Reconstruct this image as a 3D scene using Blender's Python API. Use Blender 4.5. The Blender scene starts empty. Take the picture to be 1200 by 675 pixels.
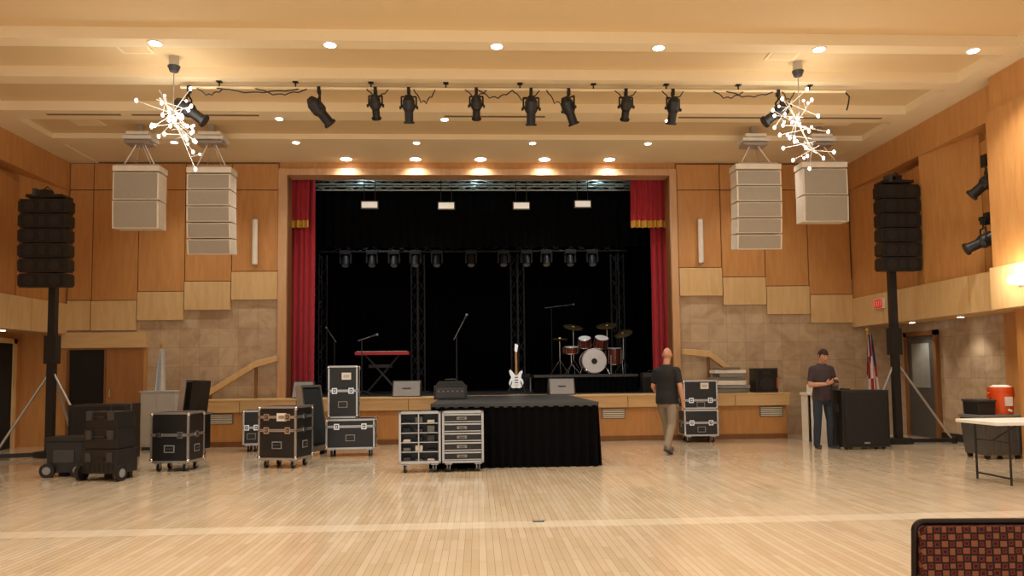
import bpy,math,random
from mathutils import Vector,Matrix,Euler
random.seed(7)
# ---------------------------------------------------------------- camera
F=870.0; YAW=math.radians(2.7); PITCH=math.radians(3.5); ROLL=0.0115
R=(Matrix.Rotation(-YAW,3,'Z')@Matrix.Rotation(math.pi/2+PITCH,3,'X')@Matrix.Rotation(-ROLL,3,'Z'))
CAM=Vector((0,0,1.4))
cd=bpy.data.cameras.new('camera'); cam=bpy.data.objects.new('camera',cd)
bpy.context.collection.objects.link(cam)
cam.matrix_world=Matrix.Translation(CAM)@R.to_4x4()
cd.sensor_width=36; cd.lens=F/1200*36; cd.shift_y=46/1200; cd.clip_end=200
bpy.context.scene.camera=cam
def ray(u,v): return R@Vector(((u-600)/F,(383.5-v)/F,-1))
def AD(u,v,Y):            # image pixel unprojected to a point at room depth Y
    d=ray(u,v); return d.x*Y/d.y, CAM.z+d.z*Y/d.y
def OL(u,v,z=0.0):        # image pixel cast along its ray to a point on a level surface z
    d=ray(u,v); t=(z-CAM.z)/d.z; return d.x*t,d.y*t
# ---------------------------------------------------------------- materials
def lin(h):
    h=h.lstrip('#'); r=[int(h[i:i+2],16)/255 for i in (0,2,4)]
    return tuple((c/12.92 if c<=.04045 else ((c+.055)/1.055)**2.4) for c in r)+(1,)
def base(name):
    m=bpy.data.materials.new(name); m.use_nodes=True
    return m,m.node_tree.nodes,m.node_tree.links,m.node_tree.nodes['Principled BSDF']
def mat(name,hexc,rough=.6,metal=0,emit=0,var=.12,scale=8,ecol=None,sheen=0,spec=None):
    m,n,l,p=base(name); c=lin(hexc)
    tc=n.new('ShaderNodeTexCoord'); no=n.new('ShaderNodeTexNoise'); no.inputs['Scale'].default_value=scale
    no.inputs['Detail'].default_value=4
    l.new(tc.outputs['Object'],no.inputs['Vector'])
    mx=n.new('ShaderNodeMix'); mx.data_type='RGBA'
    mx.inputs[6].default_value=tuple(x*(1-var) for x in c[:3])+(1,); mx.inputs[7].default_value=tuple(min(1,x*(1+var)) for x in c[:3])+(1,)
    l.new(no.outputs['Fac'],mx.inputs[0]); l.new(mx.outputs[2],p.inputs['Base Color'])
    p.inputs['Roughness'].default_value=rough; p.inputs['Metallic'].default_value=metal
    if spec is not None: p.inputs['Specular IOR Level'].default_value=spec
    if emit:
        p.inputs['Emission Color'].default_value=lin(ecol or hexc); p.inputs['Emission Strength'].default_value=emit
    if sheen: p.inputs['Sheen Weight'].default_value=sheen
    return m
def wood(name,c1,c2,sc=(6,6,.8),rough=.45):
    m,n,l,p=base(name)
    tc=n.new('ShaderNodeTexCoord'); mp=n.new('ShaderNodeMapping'); mp.inputs['Scale'].default_value=sc
    no=n.new('ShaderNodeTexNoise'); no.inputs['Scale'].default_value=2; no.inputs['Detail'].default_value=7; no.inputs['Distortion'].default_value=.6
    l.new(tc.outputs['Object'],mp.inputs[0]); l.new(mp.outputs[0],no.inputs['Vector'])
    r=n.new('ShaderNodeValToRGB'); r.color_ramp.elements[0].position=.3; r.color_ramp.elements[1].position=.7
    r.color_ramp.elements[0].color=lin(c1); r.color_ramp.elements[1].color=lin(c2)
    l.new(no.outputs['Fac'],r.inputs[0]); l.new(r.outputs[0],p.inputs['Base Color']); p.inputs['Roughness'].default_value=rough
    return m
def floor_mat():
    m,n,l,p=base('maple_floor')
    tc=n.new('ShaderNodeTexCoord'); mp=n.new('ShaderNodeMapping'); mp.inputs['Rotation'].default_value=(0,0,math.pi/2)
    l.new(tc.outputs['Object'],mp.inputs[0])
    b=n.new('ShaderNodeTexBrick'); l.new(mp.outputs[0],b.inputs['Vector'])
    b.inputs['Scale'].default_value=1; b.inputs['Brick Width'].default_value=.75; b.inputs['Row Height'].default_value=.058
    b.inputs['Mortar Size'].default_value=.0018; b.inputs['Color1'].default_value=lin('d9c8ae'); b.inputs['Color2'].default_value=lin('cab596'); b.inputs['Mortar'].default_value=lin('a58b6b')
    b.inputs['Bias'].default_value=-.1
    no=n.new('ShaderNodeTexNoise'); no.inputs['Scale'].default_value=1.3; no.inputs['Detail'].default_value=5
    l.new(tc.outputs['Object'],no.inputs['Vector'])
    mx=n.new('ShaderNodeMix'); mx.data_type='RGBA'; mx.blend_type='MULTIPLY'; mx.inputs[0].default_value=.35
    cr=n.new('ShaderNodeValToRGB'); cr.color_ramp.elements[0].position=.3; cr.color_ramp.elements[0].color=(.8,.75,.68,1); cr.color_ramp.elements[1].position=.7; cr.color_ramp.elements[1].color=(1,1,1,1)
    l.new(no.outputs['Fac'],cr.inputs[0]); l.new(b.outputs['Color'],mx.inputs[6]); l.new(cr.outputs[0],mx.inputs[7])
    # inlaid border course across the room
    sp=n.new('ShaderNodeSeparateXYZ'); l.new(tc.outputs['Object'],sp.inputs[0])
    cp=n.new('ShaderNodeMath'); cp.operation='COMPARE'; cp.inputs[1].default_value=6.95; cp.inputs[2].default_value=.14
    l.new(sp.outputs['Y'],cp.inputs[0])
    cm=n.new('ShaderNodeMath'); cm.operation='MULTIPLY'; cm.inputs[1].default_value=.5; l.new(cp.outputs[0],cm.inputs[0])
    m2=n.new('ShaderNodeMix'); m2.data_type='RGBA'; m2.inputs[7].default_value=lin('ece0ca')
    l.new(cm.outputs[0],m2.inputs[0]); l.new(mx.outputs[2],m2.inputs[6]); l.new(m2.outputs[2],p.inputs['Base Color'])
    n2=n.new('ShaderNodeTexNoise'); n2.inputs['Scale'].default_value=3; l.new(tc.outputs['Object'],n2.inputs['Vector'])
    mr=n.new('ShaderNodeMapRange'); mr.inputs[3].default_value=.13; mr.inputs[4].default_value=.3
    l.new(n2.outputs['Fac'],mr.inputs[0]); l.new(mr.outputs[0],p.inputs['Roughness'])
    p.inputs['Coat Weight'].default_value=.6; p.inputs['Coat Roughness'].default_value=.08
    return m
def marble_mat():
    m,n,l,p=base('marble_tile')
    tc=n.new('ShaderNodeTexCoord'); mp=n.new('ShaderNodeMapping'); l.new(tc.outputs['Object'],mp.inputs[0])
    sx=n.new('ShaderNodeSeparateXYZ'); l.new(mp.outputs[0],sx.inputs[0])
    ad=n.new('ShaderNodeMath'); l.new(sx.outputs['X'],ad.inputs[0]); l.new(sx.outputs['Y'],ad.inputs[1])
    cx=n.new('ShaderNodeCombineXYZ'); l.new(ad.outputs[0],cx.inputs['X']); l.new(sx.outputs['Z'],cx.inputs['Y'])
    b=n.new('ShaderNodeTexBrick'); l.new(cx.outputs[0],b.inputs['Vector']); b.offset=0.0
    b.inputs['Scale'].default_value=1; b.inputs['Brick Width'].default_value=.4; b.inputs['Row Height'].default_value=.4; b.inputs['Mortar Size'].default_value=.003
    b.inputs['Color1'].default_value=lin('bda68b'); b.inputs['Color2'].default_value=lin('ccb799'); b.inputs['Mortar'].default_value=lin('9d866c')
    no=n.new('ShaderNodeTexNoise'); no.inputs['Scale'].default_value=2.6; no.inputs['Detail'].default_value=10; no.inputs['Distortion'].default_value=1.5
    l.new(tc.outputs['Object'],no.inputs['Vector'])
    r=n.new('ShaderNodeValToRGB'); r.color_ramp.elements[0].position=.35; r.color_ramp.elements[0].color=lin('c4a88e'); r.color_ramp.elements[1].position=.6; r.color_ramp.elements[1].color=(1,1,1,1)
    l.new(no.outputs['Fac'],r.inputs[0])
    mx=n.new('ShaderNodeMix'); mx.data_type='RGBA'; mx.blend_type='MULTIPLY'; mx.inputs[0].default_value=.42
    l.new(b.outputs['Color'],mx.inputs[6]); l.new(r.outputs[0],mx.inputs[7]); l.new(mx.outputs[2],p.inputs['Base Color'])
    p.inputs['Roughness'].default_value=.35
    return m
def fabric_pattern():
    m,n,l,p=base('chair_fabric')
    tc=n.new('ShaderNodeTexCoord'); mp=n.new('ShaderNodeMapping'); mp.inputs['Rotation'].default_value=(0,math.radians(45),0); mp.inputs['Scale'].default_value=(30,30,30)
    l.new(tc.outputs['Object'],mp.inputs[0])
    v=n.new('ShaderNodeTexVoronoi'); v.inputs['Scale'].default_value=1; v.inputs['Randomness'].default_value=.12; v.distance='MANHATTAN'
    l.new(mp.outputs[0],v.inputs['Vector'])
    r=n.new('ShaderNodeValToRGB'); e=r.color_ramp; e.interpolation='CONSTANT'
    e.elements[0].color=lin('7a2a20'); e.elements[1].position=.22; e.elements[1].color=lin('1a0f0e')
    x=e.elements.new(.45); x.color=lin('64211b'); x=e.elements.new(.68); x.color=lin('1d1110'); x=e.elements.new(.92); x.color=lin('8a5236')
    l.new(v.outputs['Distance'],r.inputs[0]); l.new(r.outputs[0],p.inputs['Base Color']); p.inputs['Roughness'].default_value=.9
    return m
FLOOR=floor_mat(); MARB=marble_mat(); FAB=fabric_pattern()
WO=wood('orange_wood_panel','bd854a','cb955a'); WL=wood('light_wood_panel','d0ad78','dcbc8a'); WLH=wood('light_wood_horizontal','d0ad78','dcba88',(.8,.8,6))
WD=wood('dark_reveal_wood','79502a','875b34'); WP=wood('proscenium_wood','c39870','cfa67e')
CEIL=mat('ceiling_plaster','dcc398',.8,var=.02,scale=2); CEIL2=mat('ceiling_soffit_plaster','ecdab6',.8,var=.02,scale=2)
BLK=mat('black_paint','131313',.5); BLK2=mat('black_plastic','1c1c1d',.45); GRL=mat('black_grille','0a0a0b',.7,scale=60,var=.5)
VEL=mat('black_velvet','08080a',1.0,scale=3,spec=.08); STG=mat('stage_floor_black','303234',.4)
RED=mat('red_velvet','a80f27',.75,sheen=.3); GOLD=mat('gold_fringe','c99a3a',.5,metal=.2,scale=60,var=.4)
ALU=mat('aluminium','b9b9ba',.35,metal=.8,scale=20); CHR=mat('chrome','d5d5d8',.2,metal=1); LAM=mat('black_laminate','17181b',.4); DG=mat('dark_grey','3a3b3e',.5)
WHT=mat('white_plastic','e6e2da',.5); CRM=mat('cream_cabinet','e9e2d4',.5); CGR=mat('beige_grille','a8a296',.7,scale=50); GRY=mat('grey_plastic','70726f',.5); LGR=mat('light_grey_grille','87898c',.55)
LCAB=mat('light_grey_cabinet','bcbdba',.5)
TRS=mat('dull_truss','3a3b40',.5,metal=.5); STL=mat('steel_bright','a8b8b8',.3,metal=.7); MHL=mat('moving_head_black','2a2b2e',.5)
BULB=mat('bulb_glow','fff4e2',emit=9,ecol='fff6e8'); DLG=mat('downlight_glow','fff6e6',emit=20,ecol='fff8ec'); STRIP=mat('work_light_glow','f6f2e6',emit=.35)
SCN=mat('sconce_glow','ffe9c8',emit=9,ecol='ffeccb'); EXR=mat('exit_red','c02018',emit=.6); ORG=mat('orange_plastic','e0531a',.4); TBL=mat('table_white','e9e6df',.4)
SKN=mat('skin','c08d72',.5,scale=20,var=.08); TEE=mat('black_tshirt','1b1b1c',.85); TEE2=mat('charcoal_tshirt','3a2f33',.85); KHA=mat('khaki_trousers','8a7d6d',.85); JNS=mat('blue_jeans','25303e',.85,scale=30,var=.3)
HAIR=mat('brown_hair','2a1a12',.8,scale=60,var=.4); GHAIR=mat('grey_hair','8c8078',.8,scale=60); SHO=mat('grey_shoes','6a625a',.6); SHOB=mat('black_shoes','1b1a1a',.6); LIP=mat('lips','8f5146',.5); EYE=mat('eye_dark','1a1210',.3); EYW=mat('eye_white','e6ddd6',.3)
DRM=mat('drum_shell','6e2f1e',.25,metal=.2); HEADM=mat('drum_head','dcdce0',.5); BRASS=mat('cymbal_brass','b9a06a',.25,metal=.9); KRED=mat('keyboard_red','b01828',.35)
GTR=mat('guitar_white_glow','eef0f2',.2,emit=.25); NCK=mat('guitar_neck','b58a55',.4); FRD=mat('flag_red','a51e2b',.8); FWH=mat('flag_white','dcd8d0',.8); FBL=mat('flag_blue','22305c',.8); FLB=mat('flag_light_blue','9fb6cc',.8)  # guitar paint carries a faint glow in place of stage light
BAG=mat('trash_bag_grey','4b4a48',.35,scale=12,var=.3); DOORD=mat('dark_doorway','15100c',.8); DOORW=wood('door_wood','9a6838','a87442'); BLU=mat('case_foam_blue','2b3136',.9)
VNT=mat('vent_dark','7b6548',.8)
# ---------------------------------------------------------------- builder
class B:
    def __init__(s,name,loc=(0,0,0),rz=0,rot=None):
        s.name=name; s.loc=loc; s.rot=rot or (0,0,rz); s.v=[]; s.f=[]; s.m=[]; s.s=[]; s.mats=[]; s.T=None
    def add(s,vs,fs,m,sm=False):
        if m not in s.mats: s.mats.append(m)
        i=s.mats.index(m); o=len(s.v)
        if s.T is not None: vs=[tuple(s.T@Vector(v)) for v in vs]
        s.v+=[tuple(v) for v in vs]; s.f+=[tuple(k+o for k in f) for f in fs]; s.m+=[i]*len(fs); s.s+=[sm]*len(fs)
    def box(s,c,d,m,rot=None):
        vs=[Vector((x*d[0]/2,y*d[1]/2,z*d[2]/2)) for x in(-1,1) for y in(-1,1) for z in(-1,1)]
        if rot is not None:
            Rm=rot if isinstance(rot,Matrix) else Euler(rot).to_matrix(); vs=[Rm@v for v in vs]
        c=Vector(c); s.add([v+c for v in vs],[(0,1,3,2),(4,6,7,5),(0,4,5,1),(2,3,7,6),(0,2,6,4),(1,5,7,3)],m)
    def bx(s,x0,x1,y0,y1,z0,z1,m): s.box(((x0+x1)/2,(y0+y1)/2,(z0+z1)/2),(abs(x1-x0),abs(y1-y0),abs(z1-z0)),m)
    def cyl(s,p,q,r,m,r2=None,n=12,sm=True):
        p=Vector(p);q=Vector(q);r2=r if r2 is None else r2
        d=(q-p).normalized(); a=d.orthogonal().normalized(); b=d.cross(a)
        vs=[];
        for k in range(n):
            t=2*math.pi*k/n; o=a*math.cos(t)+b*math.sin(t); vs+=[p+o*r,q+o*r2]
        fs=[(2*k,2*((k+1)%n),2*((k+1)%n)+1,2*k+1) for k in range(n)]
        s.add(vs,fs,m,sm); s.add(vs,[tuple(2*k for k in range(n))[::-1],tuple(2*k+1 for k in range(n))],m)
    def sph(s,c,r,m,n=12,k=8,rot=None,fn=None):
        if not isinstance(r,(tuple,list)): r=(r,r,r)
        c=Vector(c); Rm=Euler(rot).to_matrix() if rot else None
        vs=[(0,0,1)]
        for j in range(1,k):
            ph=math.pi*j/k
            for i in range(n):
                th=2*math.pi*i/n; vs.append((math.sin(ph)*math.cos(th),math.sin(ph)*math.sin(th),math.cos(ph)))
        vs.append((0,0,-1)); out=[]
        for v in vs:
            w=Vector((v[0]*r[0],v[1]*r[1],v[2]*r[2]))
            if fn: w=fn(w)
            if Rm: w=Rm@w
            out.append(w+c)
        fs=[(0,1+i,1+(i+1)%n) for i in range(n)]
        for j in range(k-2):
            for i in range(n):
                a=1+j*n+i; b=1+j*n+(i+1)%n; fs.append((a,a+n,b+n,b))
        L=len(vs)-1; fs+=[(L,1+(k-2)*n+(i+1)%n,1+(k-2)*n+i) for i in range(n)]
        s.add(out,fs,m,True)
    def tube(s,pts,r,m,n=6):
        pts=[Vector(p) for p in pts]; rs=r if isinstance(r,(list,tuple)) else [r]*len(pts)
        vs=[];ref=None
        for i,p in enumerate(pts):
            d=(pts[min(i+1,len(pts)-1)]-pts[max(i-1,0)]).normalized()
            if ref is None: ref=d.orthogonal().normalized()
            a=(ref-d*ref.dot(d)).normalized(); ref=a; b=d.cross(a)
            for k in range(n):
                t=2*math.pi*k/n; vs.append(p+(a*math.cos(t)+b*math.sin(t))*rs[i])
        fs=[(i*n+k,i*n+(k+1)%n,(i+1)*n+(k+1)%n,(i+1)*n+k) for i in range(len(pts)-1) for k in range(n)]
        fs+=[tuple(range(n))[::-1],tuple((len(pts)-1)*n+k for k in range(n))]
        s.add(vs,fs,m,True)
    def limb(s,pts,rs,m,n=12):
        for i in range(len(pts)-1): s.cyl(pts[i],pts[i+1],rs[i],m,rs[i+1],n)
        for p,r in zip(pts,rs): s.sph(p,r,m,n,8)
    def loft(s,rings,m,n=24):
        vs=[]
        for (c,rx,ry) in rings:
            for k in range(n):
                t=2*math.pi*k/n; vs.append((c[0]+rx*math.cos(t),c[1]+ry*math.sin(t),c[2]))
        L=len(rings)
        fs=[(i*n+k,i*n+(k+1)%n,(i+1)*n+(k+1)%n,(i+1)*n+k) for i in range(L-1) for k in range(n)]
        fs+=[tuple(range(n))[::-1],tuple((L-1)*n+k for k in range(n))]
        s.add(vs,fs,m,True)
    def prism(s,poly,ax,a,b,m):
        def P(p,t): return {'x':(t,p[0],p[1]),'y':(p[0],t,p[1]),'z':(p[0],p[1],t)}[ax]
        n=len(poly); vs=[P(p,a) for p in poly]+[P(p,b) for p in poly]
        s.add(vs,[tuple(range(n)),tuple(range(n,2*n))[::-1]]+[(i,i+n,(i+1)%n+n,(i+1)%n) for i in range(n)],m)
    def sheet(s,fn,nu,nv,m,sm=True):
        vs=[fn(i/nu,j/nv) for j in range(nv+1) for i in range(nu+1)]
        s.add(vs,[(j*(nu+1)+i,j*(nu+1)+i+1,(j+1)*(nu+1)+i+1,(j+1)*(nu+1)+i) for j in range(nv) for i in range(nu)],m,sm)
    def done(s,bevel=0,parent=None,remesh=0):
        me=bpy.data.meshes.new(s.name); me.from_pydata(s.v,[],s.f)
        for m in s.mats: me.materials.append(m)
        me.polygons.foreach_set('material_index',s.m); me.polygons.foreach_set('use_smooth',s.s)
        import bmesh
        bm=bmesh.new(); bm.from_mesh(me); bmesh.ops.recalc_face_normals(bm,faces=bm.faces); bm.to_mesh(me); bm.free()
        o=bpy.data.objects.new(s.name,me); bpy.context.collection.objects.link(o)
        o.location=s.loc; o.rotation_euler=s.rot
        if parent: o.parent=parent
        if bevel:
            b=o.modifiers.new('Bevel','BEVEL'); b.width=bevel; b.segments=2; b.limit_method='ANGLE'
        if remesh:
            r=o.modifiers.new('Remesh','REMESH'); r.mode='VOXEL'; r.voxel_size=remesh; r.use_smooth_shade=True
            sm=o.modifiers.new('Smooth','SMOOTH'); sm.factor=.5; sm.iterations=4
        return o
# ---------------------------------------------------------------- room shell
YB=15.8; YN=-4.0; XL=AD(82,270,YB)[0]; XR=AD(995,270,YB)[0]; XLr=XL-.9; XRr=XR+.9
SZ=.92; ZC=5.9; YF=14.9
b=B('floor'); b.bx(XLr-.2,XRr+.2,YN,YB+.3,-.2,0,FLOOR); b.done()
b=B('floor_box_cover'); x,y=OL(631,611); b.box((x,y,.003),(.11,.07,.006),DG); b.box((x,y,.007),(.09,.05,.004),GRY); b.done()
# ceiling
b=B('ceiling')
b.bx(XLr-.2,XRr+.2,YN,YB+.3,6.06,6.3,CEIL)
b.bx(XL-.3,XL+.55,YN,YB,ZC,6.06,CEIL2); b.bx(XR-.55,XR+.3,YN,YB,ZC,6.06,CEIL2)
for y0,y1 in ((1.0,1.3),(3.5,3.8),(6.2,6.5),(8.2,8.5),(9.86,10.12),(11.15,11.45),(12.6,13.05),(14.1,14.5)):
    b.bx(XL+.55,XR-.55,y0,y1,ZC,6.06,CEIL2)
b.bx(XL+.55,XR-.55,14.5,YB,ZC+.03,6.06,CEIL2)
b.bx(XL+.55,XR-.55,13.05,14.1,6.0,6.06,CEIL)
for (u,v) in ((155,55),(920,63)):
    x,y=OL(u,v,6.04); b.box((x,y,6.05),(.46,.46,.02),CEIL2); b.box((x,y,6.04),(.36,.36,.015),CEIL)
for (u,v) in ((100,141),(985,141)):
    x,y=OL(u,v,6.0); b.box((x,y,5.99),(.5,.5,.02),CEIL2)
for u0,u1 in ((50,137),(150,300),(520,640),(800,905),(930,1045)):
    x0,y=OL(u0,131,5.9); x1,_=OL(u1,131,5.9); b.box(((x0+x1)/2,12.8,5.897),(x1-x0,.06,.01),VNT)
b.done()
# proscenium bounds
PX0=AD(327,330,YB)[0]; PX1=AD(794,330,YB)[0]; OX0=AD(337,330,YB)[0]; OX1=AD(786,330,YB)[0]; OZ=5.63
b=B('wall_back')
b.bx(XLr-.2,PX0,YB,YB+.3,0,3.35,MARB); b.bx(PX1,XRr+.2,YB,YB+.3,0,3.35,MARB)
b.bx(XLr-.2,PX0,YB,YB+.3,3.35,6.06,WD); b.bx(PX1,XRr+.2,YB,YB+.3,3.35,6.06,WD)
b.bx(PX0,PX1,YB,YB+.3,OZ+.12,6.06,WO)
def panel(u0,u1,z0,z1,m,t=.06):
    g=.01; x0=AD(u0,300,YB)[0]; x1=AD(u1,300,YB)[0]; b.bx(x0+g,x1-g,YB-t,YB+.02,z0+g,z1-g,m)
def zz(u,v): return AD(u,v,YB)[1]
lu=[82,110,163.5,218,272.5,327]; lb=[352.5,352.5,342,330,318.5]; lc=[388,388,376,364,352]
for i in range(5):
    um=(lu[i]+lu[i+1])/2
    panel(lu[i],lu[i+1],5.32,5.89,WO); panel(lu[i],lu[i+1],zz(um,lb[i]),5.32,WO); panel(lu[i],lu[i+1],zz(um,lc[i]),zz(um,lb[i]),WL,.09)
ru=[794,844.5,895,945.5,995]; rb=[314,325,335.5,345.5]; rc=[347.5,358,369,379]
for i in range(4):
    um=(ru[i]+ru[i+1])/2
    panel(ru[i],ru[i+1],5.32,5.89,WO); panel(ru[i],ru[i+1],zz(um,rb[i]),5.32,WO); panel(ru[i],ru[i+1],zz(um,rc[i]),zz(um,rb[i]),WL,.09)
x0=XLr; x1=AD(172,450,YB)[0]
b.bx(x0,x1,YB-.05,YB+.01,0,zz(120,390),WO)
b.bx(AD(76,400,YB)[0],x1+.02,YB-.14,YB,zz(120,408),zz(120,390),WLH)
b.done()
b=B('door_1'); xa=AD(84,450,YB)[0]; xb=AD(126,450,YB)[0]; xc=AD(169,450,YB)[0]; zt=zz(120,410)
b.bx(xa,xb,YB-.09,YB-.05,0,zt,DOORD); b.bx(xb,xc,YB-.1,YB-.05,0,zt,DOORW); b.bx(xb-.02,xb+.02,YB-.12,YB-.05,0,zt,WD)
b.bx(xa-.05,xa,YB-.12,YB-.05,0,zt,WD); b.cyl((xb+.1,YB-.13,1.0),(xb+.1,YB-.13,1.15),.012,ALU); b.done()
b=B('trim_proscenium')
b.bx(PX0,OX0,YB-.12,YB+.3,0,OZ+.14,WP); b.bx(OX1,PX1,YB-.12,YB+.3,0,OZ+.14,WP); b.bx(OX0,OX1,YB-.12,YB+.3,OZ,OZ+.14,WP)
b.bx(OX0-.03,OX0+.01,YB-.05,YB+.3,SZ,OZ,WD); b.bx(OX1-.01,OX1+.03,YB-.05,YB+.3,SZ,OZ,WD); b.done(.006)
# side walls
def side(name,X,s,Xr):
    b=B(name)
    b.bx(X,X+s*.4,YN,YB,5.32,5.9,WO)
    y=YB; k=0
    b.bx(X+s*.38,X+s*.6,YN,YB,2.9,5.9,WO)
    while y>YN+.1:
        y2=max(YN,y-1.3); t=5.32-.16*((k)%2)
        b.prism([(X+s*.39,y-.01),(X+s*.28,y-.01),(X+s*.02,y2+.01),(X+s*.39,y2+.01)] if k%2 else [(X+s*.39,y-.01),(X+s*.02,y-.01),(X+s*.28,y2+.01),(X+s*.39,y2+.01)],'z',2.9,t,WO)
        b.bx(X-s*.03,X+s*.05,y2+.008,y-.008,2.3,2.92,WL)
        y=y2;k+=1
    b.bx(X+s*.0,Xr+s*.2,YN,YB,2.32,2.88,WLH)
    return b
b=side('wall_left',XL,-1,XLr); b.bx(XLr-.2,XLr,YN,YB,0,2.4,WO)
b.done()
b=side('wall_right',XR,1,XRr); b.bx(XRr,XRr+.2,12.4,YB,0,2.4,MARB); b.bx(XRr,XRr+.2,YN,12.4,0,2.4,WO)
# projecting timber pilaster hung above the walkway
b.bx(XR-.28,XR+.5,9.2,10.95,2.9,5.32,WO); b.bx(XR-.3,XR+.5,9.2,11.0,2.28,2.92,WL); b.bx(XR-.2,XR+.5,9.0,10.95,5.3,5.9,WO)
b.bx(XR+.0,XR+.9,9.2,10.9,0,2.3,WO)
b.done()
b=B('door_2'); 
for y0 in (12.2,14.2):
    b.bx(XLr,XLr+.05,y0,y0+1.2,0,2.1,DOORD); b.bx(XLr,XLr+.08,y0-.1,y0,0,2.2,WL); b.bx(XLr,XLr+.08,y0+1.2,y0+1.3,0,2.2,WL); b.bx(XLr,XLr+.08,y0-.1,y0+1.3,2.1,2.2,WL)
b.done()
b=B('door_3'); b.bx(XRr-.05,XRr,14.3,15.2,0,2.05,mat('door_grey','4b4a47',.5)); b.bx(XRr-.08,XRr,14.2,14.3,0,2.15,WD); b.bx(XRr-.08,XRr,15.2,15.3,0,2.15,WD); b.bx(XRr-.08,XRr,14.2,15.3,2.05,2.15,WD)
b.bx(XRr-.06,XRr-.05,14.45,15.05,1.0,1.9,mat('door_glass','8f9088',.2)); b.done()
b=B('baseboard_right'); b.bx(XRr-.03,XRr,10.95,14.2,0,.14,BLK); b.done()
# stage apron and stage house
AX0=AD(226,490,YF)[0]; AX1=AD(926,490,YF)[0]
b=B('stage_apron')
b.bx(AX0,AX1,YF,YB-.13,SZ-.24,SZ,WLH); b.bx(AX0+.03,AX1-.03,YF+.1,YB-.13,0,SZ-.24,WO)
b.bx(AX0-.01,AX1+.01,YF-.02,YB-.13,SZ-.02,SZ+.012,WL)
b.bx(AX0+.03,AX1-.03,YF+.08,YF+.1,0,.1,WD)
for u in (257,720,906):
    x=AD(u,490,YF)[0]; z=SZ-.37; b.bx(x-.24,x+.24,YF+.08,YF+.1,z-.1,z+.1,GRY)
    for k in range(5): b.bx(x-.22,x+.22,YF+.068,YF+.08,z-.085+k*.038,z-.066+k*.038,CRM)
for k in range(11):
    x=AX0+.9+k*1.1
    if x<AX1-.2: b.bx(x-.006,x+.006,YF-.004,YF,SZ-.24,SZ-.02,WD)
b.done(.004)
SX0,SX1,SY1=-6.4,6.8,22.2
b=B('stage_floor'); b.bx(OX0,OX1,YB-.12,YB+.3,.6,SZ,STG); b.bx(SX0,SX1,YB+.3,SY1,.6,SZ,STG); b.done()
b=B('wall_stage_house'); b.bx(SX0-.1,SX0,YB+.3,SY1,.6,7.4,VEL); b.bx(SX1,SX1+.1,YB+.3,SY1,.6,7.4,VEL); b.bx(SX0,SX1,SY1,SY1+.1,.6,7.4,VEL); b.bx(SX0,SX1,YB+.3,SY1,7.3,7.4,VEL)
b.bx(SX0,SX1,YB+.3,YB+.35,6.0,7.4,VEL); b.done()
def curtain(name,x0,x1,y,z0,z1,m,pitch=.16,amp=.06,extra=None):
    b=B(name); n=max(8,int((x1-x0)/pitch*8)); ph=random.random()*6
    def fn(i,j):
        x=x0+(x1-x0)*i; a=amp*(.6+.4*(1-j)); q=2*math.pi*(x-x0)/pitch
        return (x+.01*math.sin(q*.37+j*2),y+a*math.sin(q+.5*math.sin(q*.23+ph))+.01*math.sin(9*j+q*.1),z0+(z1-z0)*j)
    b.sheet(fn,n,6,m)
    if extra: extra(b,fn,n)
    return b.done()
curtain('backdrop_curtain',SX0+.2,SX1-.2,21.4,SZ+.01,6.9,VEL,.3,.08)
curtain('teaser_curtain',-5.4,5.8,17.3,4.35,5.97,VEL,.22,.05)
curtain('border_curtain',-5.4,5.8,19.6,4.9,6.9,VEL,.22,.05)
for xs in (-5.6,4.7): curtain('leg_curtain',xs,xs+1.0,18.7,SZ+.01,6.9,VEL,.2,.06)
b=B('black_curtain_track'); b.bx(-5.4,5.8,17.28,17.32,5.98,6.02,BLK); 
for x in (-5,-2.5,0,2.5,5): b.cyl((x,17.3,6.0),(x,17.3,7.3),.01,BLK)
b.done()
# red curtains
def fringe(zb):
    def f(b,fn,n):
        b.sheet(lambda i,j:(fn(i,0)[0],fn(i,0)[1]-.012,zb-.1+.16*j),n,1,GOLD)
    return f
YC=16.35
c0=AD(331,300,YC)[0]; c1=AD(367,300,YC)[0]; curtain('red_stage_curtain',c0,c1,YC+.15,SZ+.01,5.85,RED,.13,.05)
c0=AD(331,300,YC)[0]; c1=AD(363,240,YC)[0]; z=AD(350,262,YC)[1]; curtain('red_curtain_valance',c0,c1,YC-.05,z,5.85,RED,.12,.04,fringe(z))
c0=AD(764,300,YC)[0]; c1=AD(792,300,YC)[0]; curtain('red_stage_curtain',c0,c1,YC+.15,SZ+.01,5.85,RED,.13,.05)
c0=AD(738,240,YC)[0]; c1=AD(792,240,YC)[0]; z=AD(760,262,YC)[1]; curtain('red_curtain_valance',c0,c1,YC-.05,z,5.85,RED,.12,.04,fringe(z))
b=B('red_curtain_rail'); b.bx(OX0-.3,OX1+.3,YC-.02,YC+.1,5.85,5.9,BLK); b.bx(OX0-.3,OX0-.25,YB+.3,YC+.1,5.85,5.95,BLK); b.bx(OX1+.25,OX1+.3,YB+.3,YC+.1,5.85,5.95,BLK); b.done()
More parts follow.
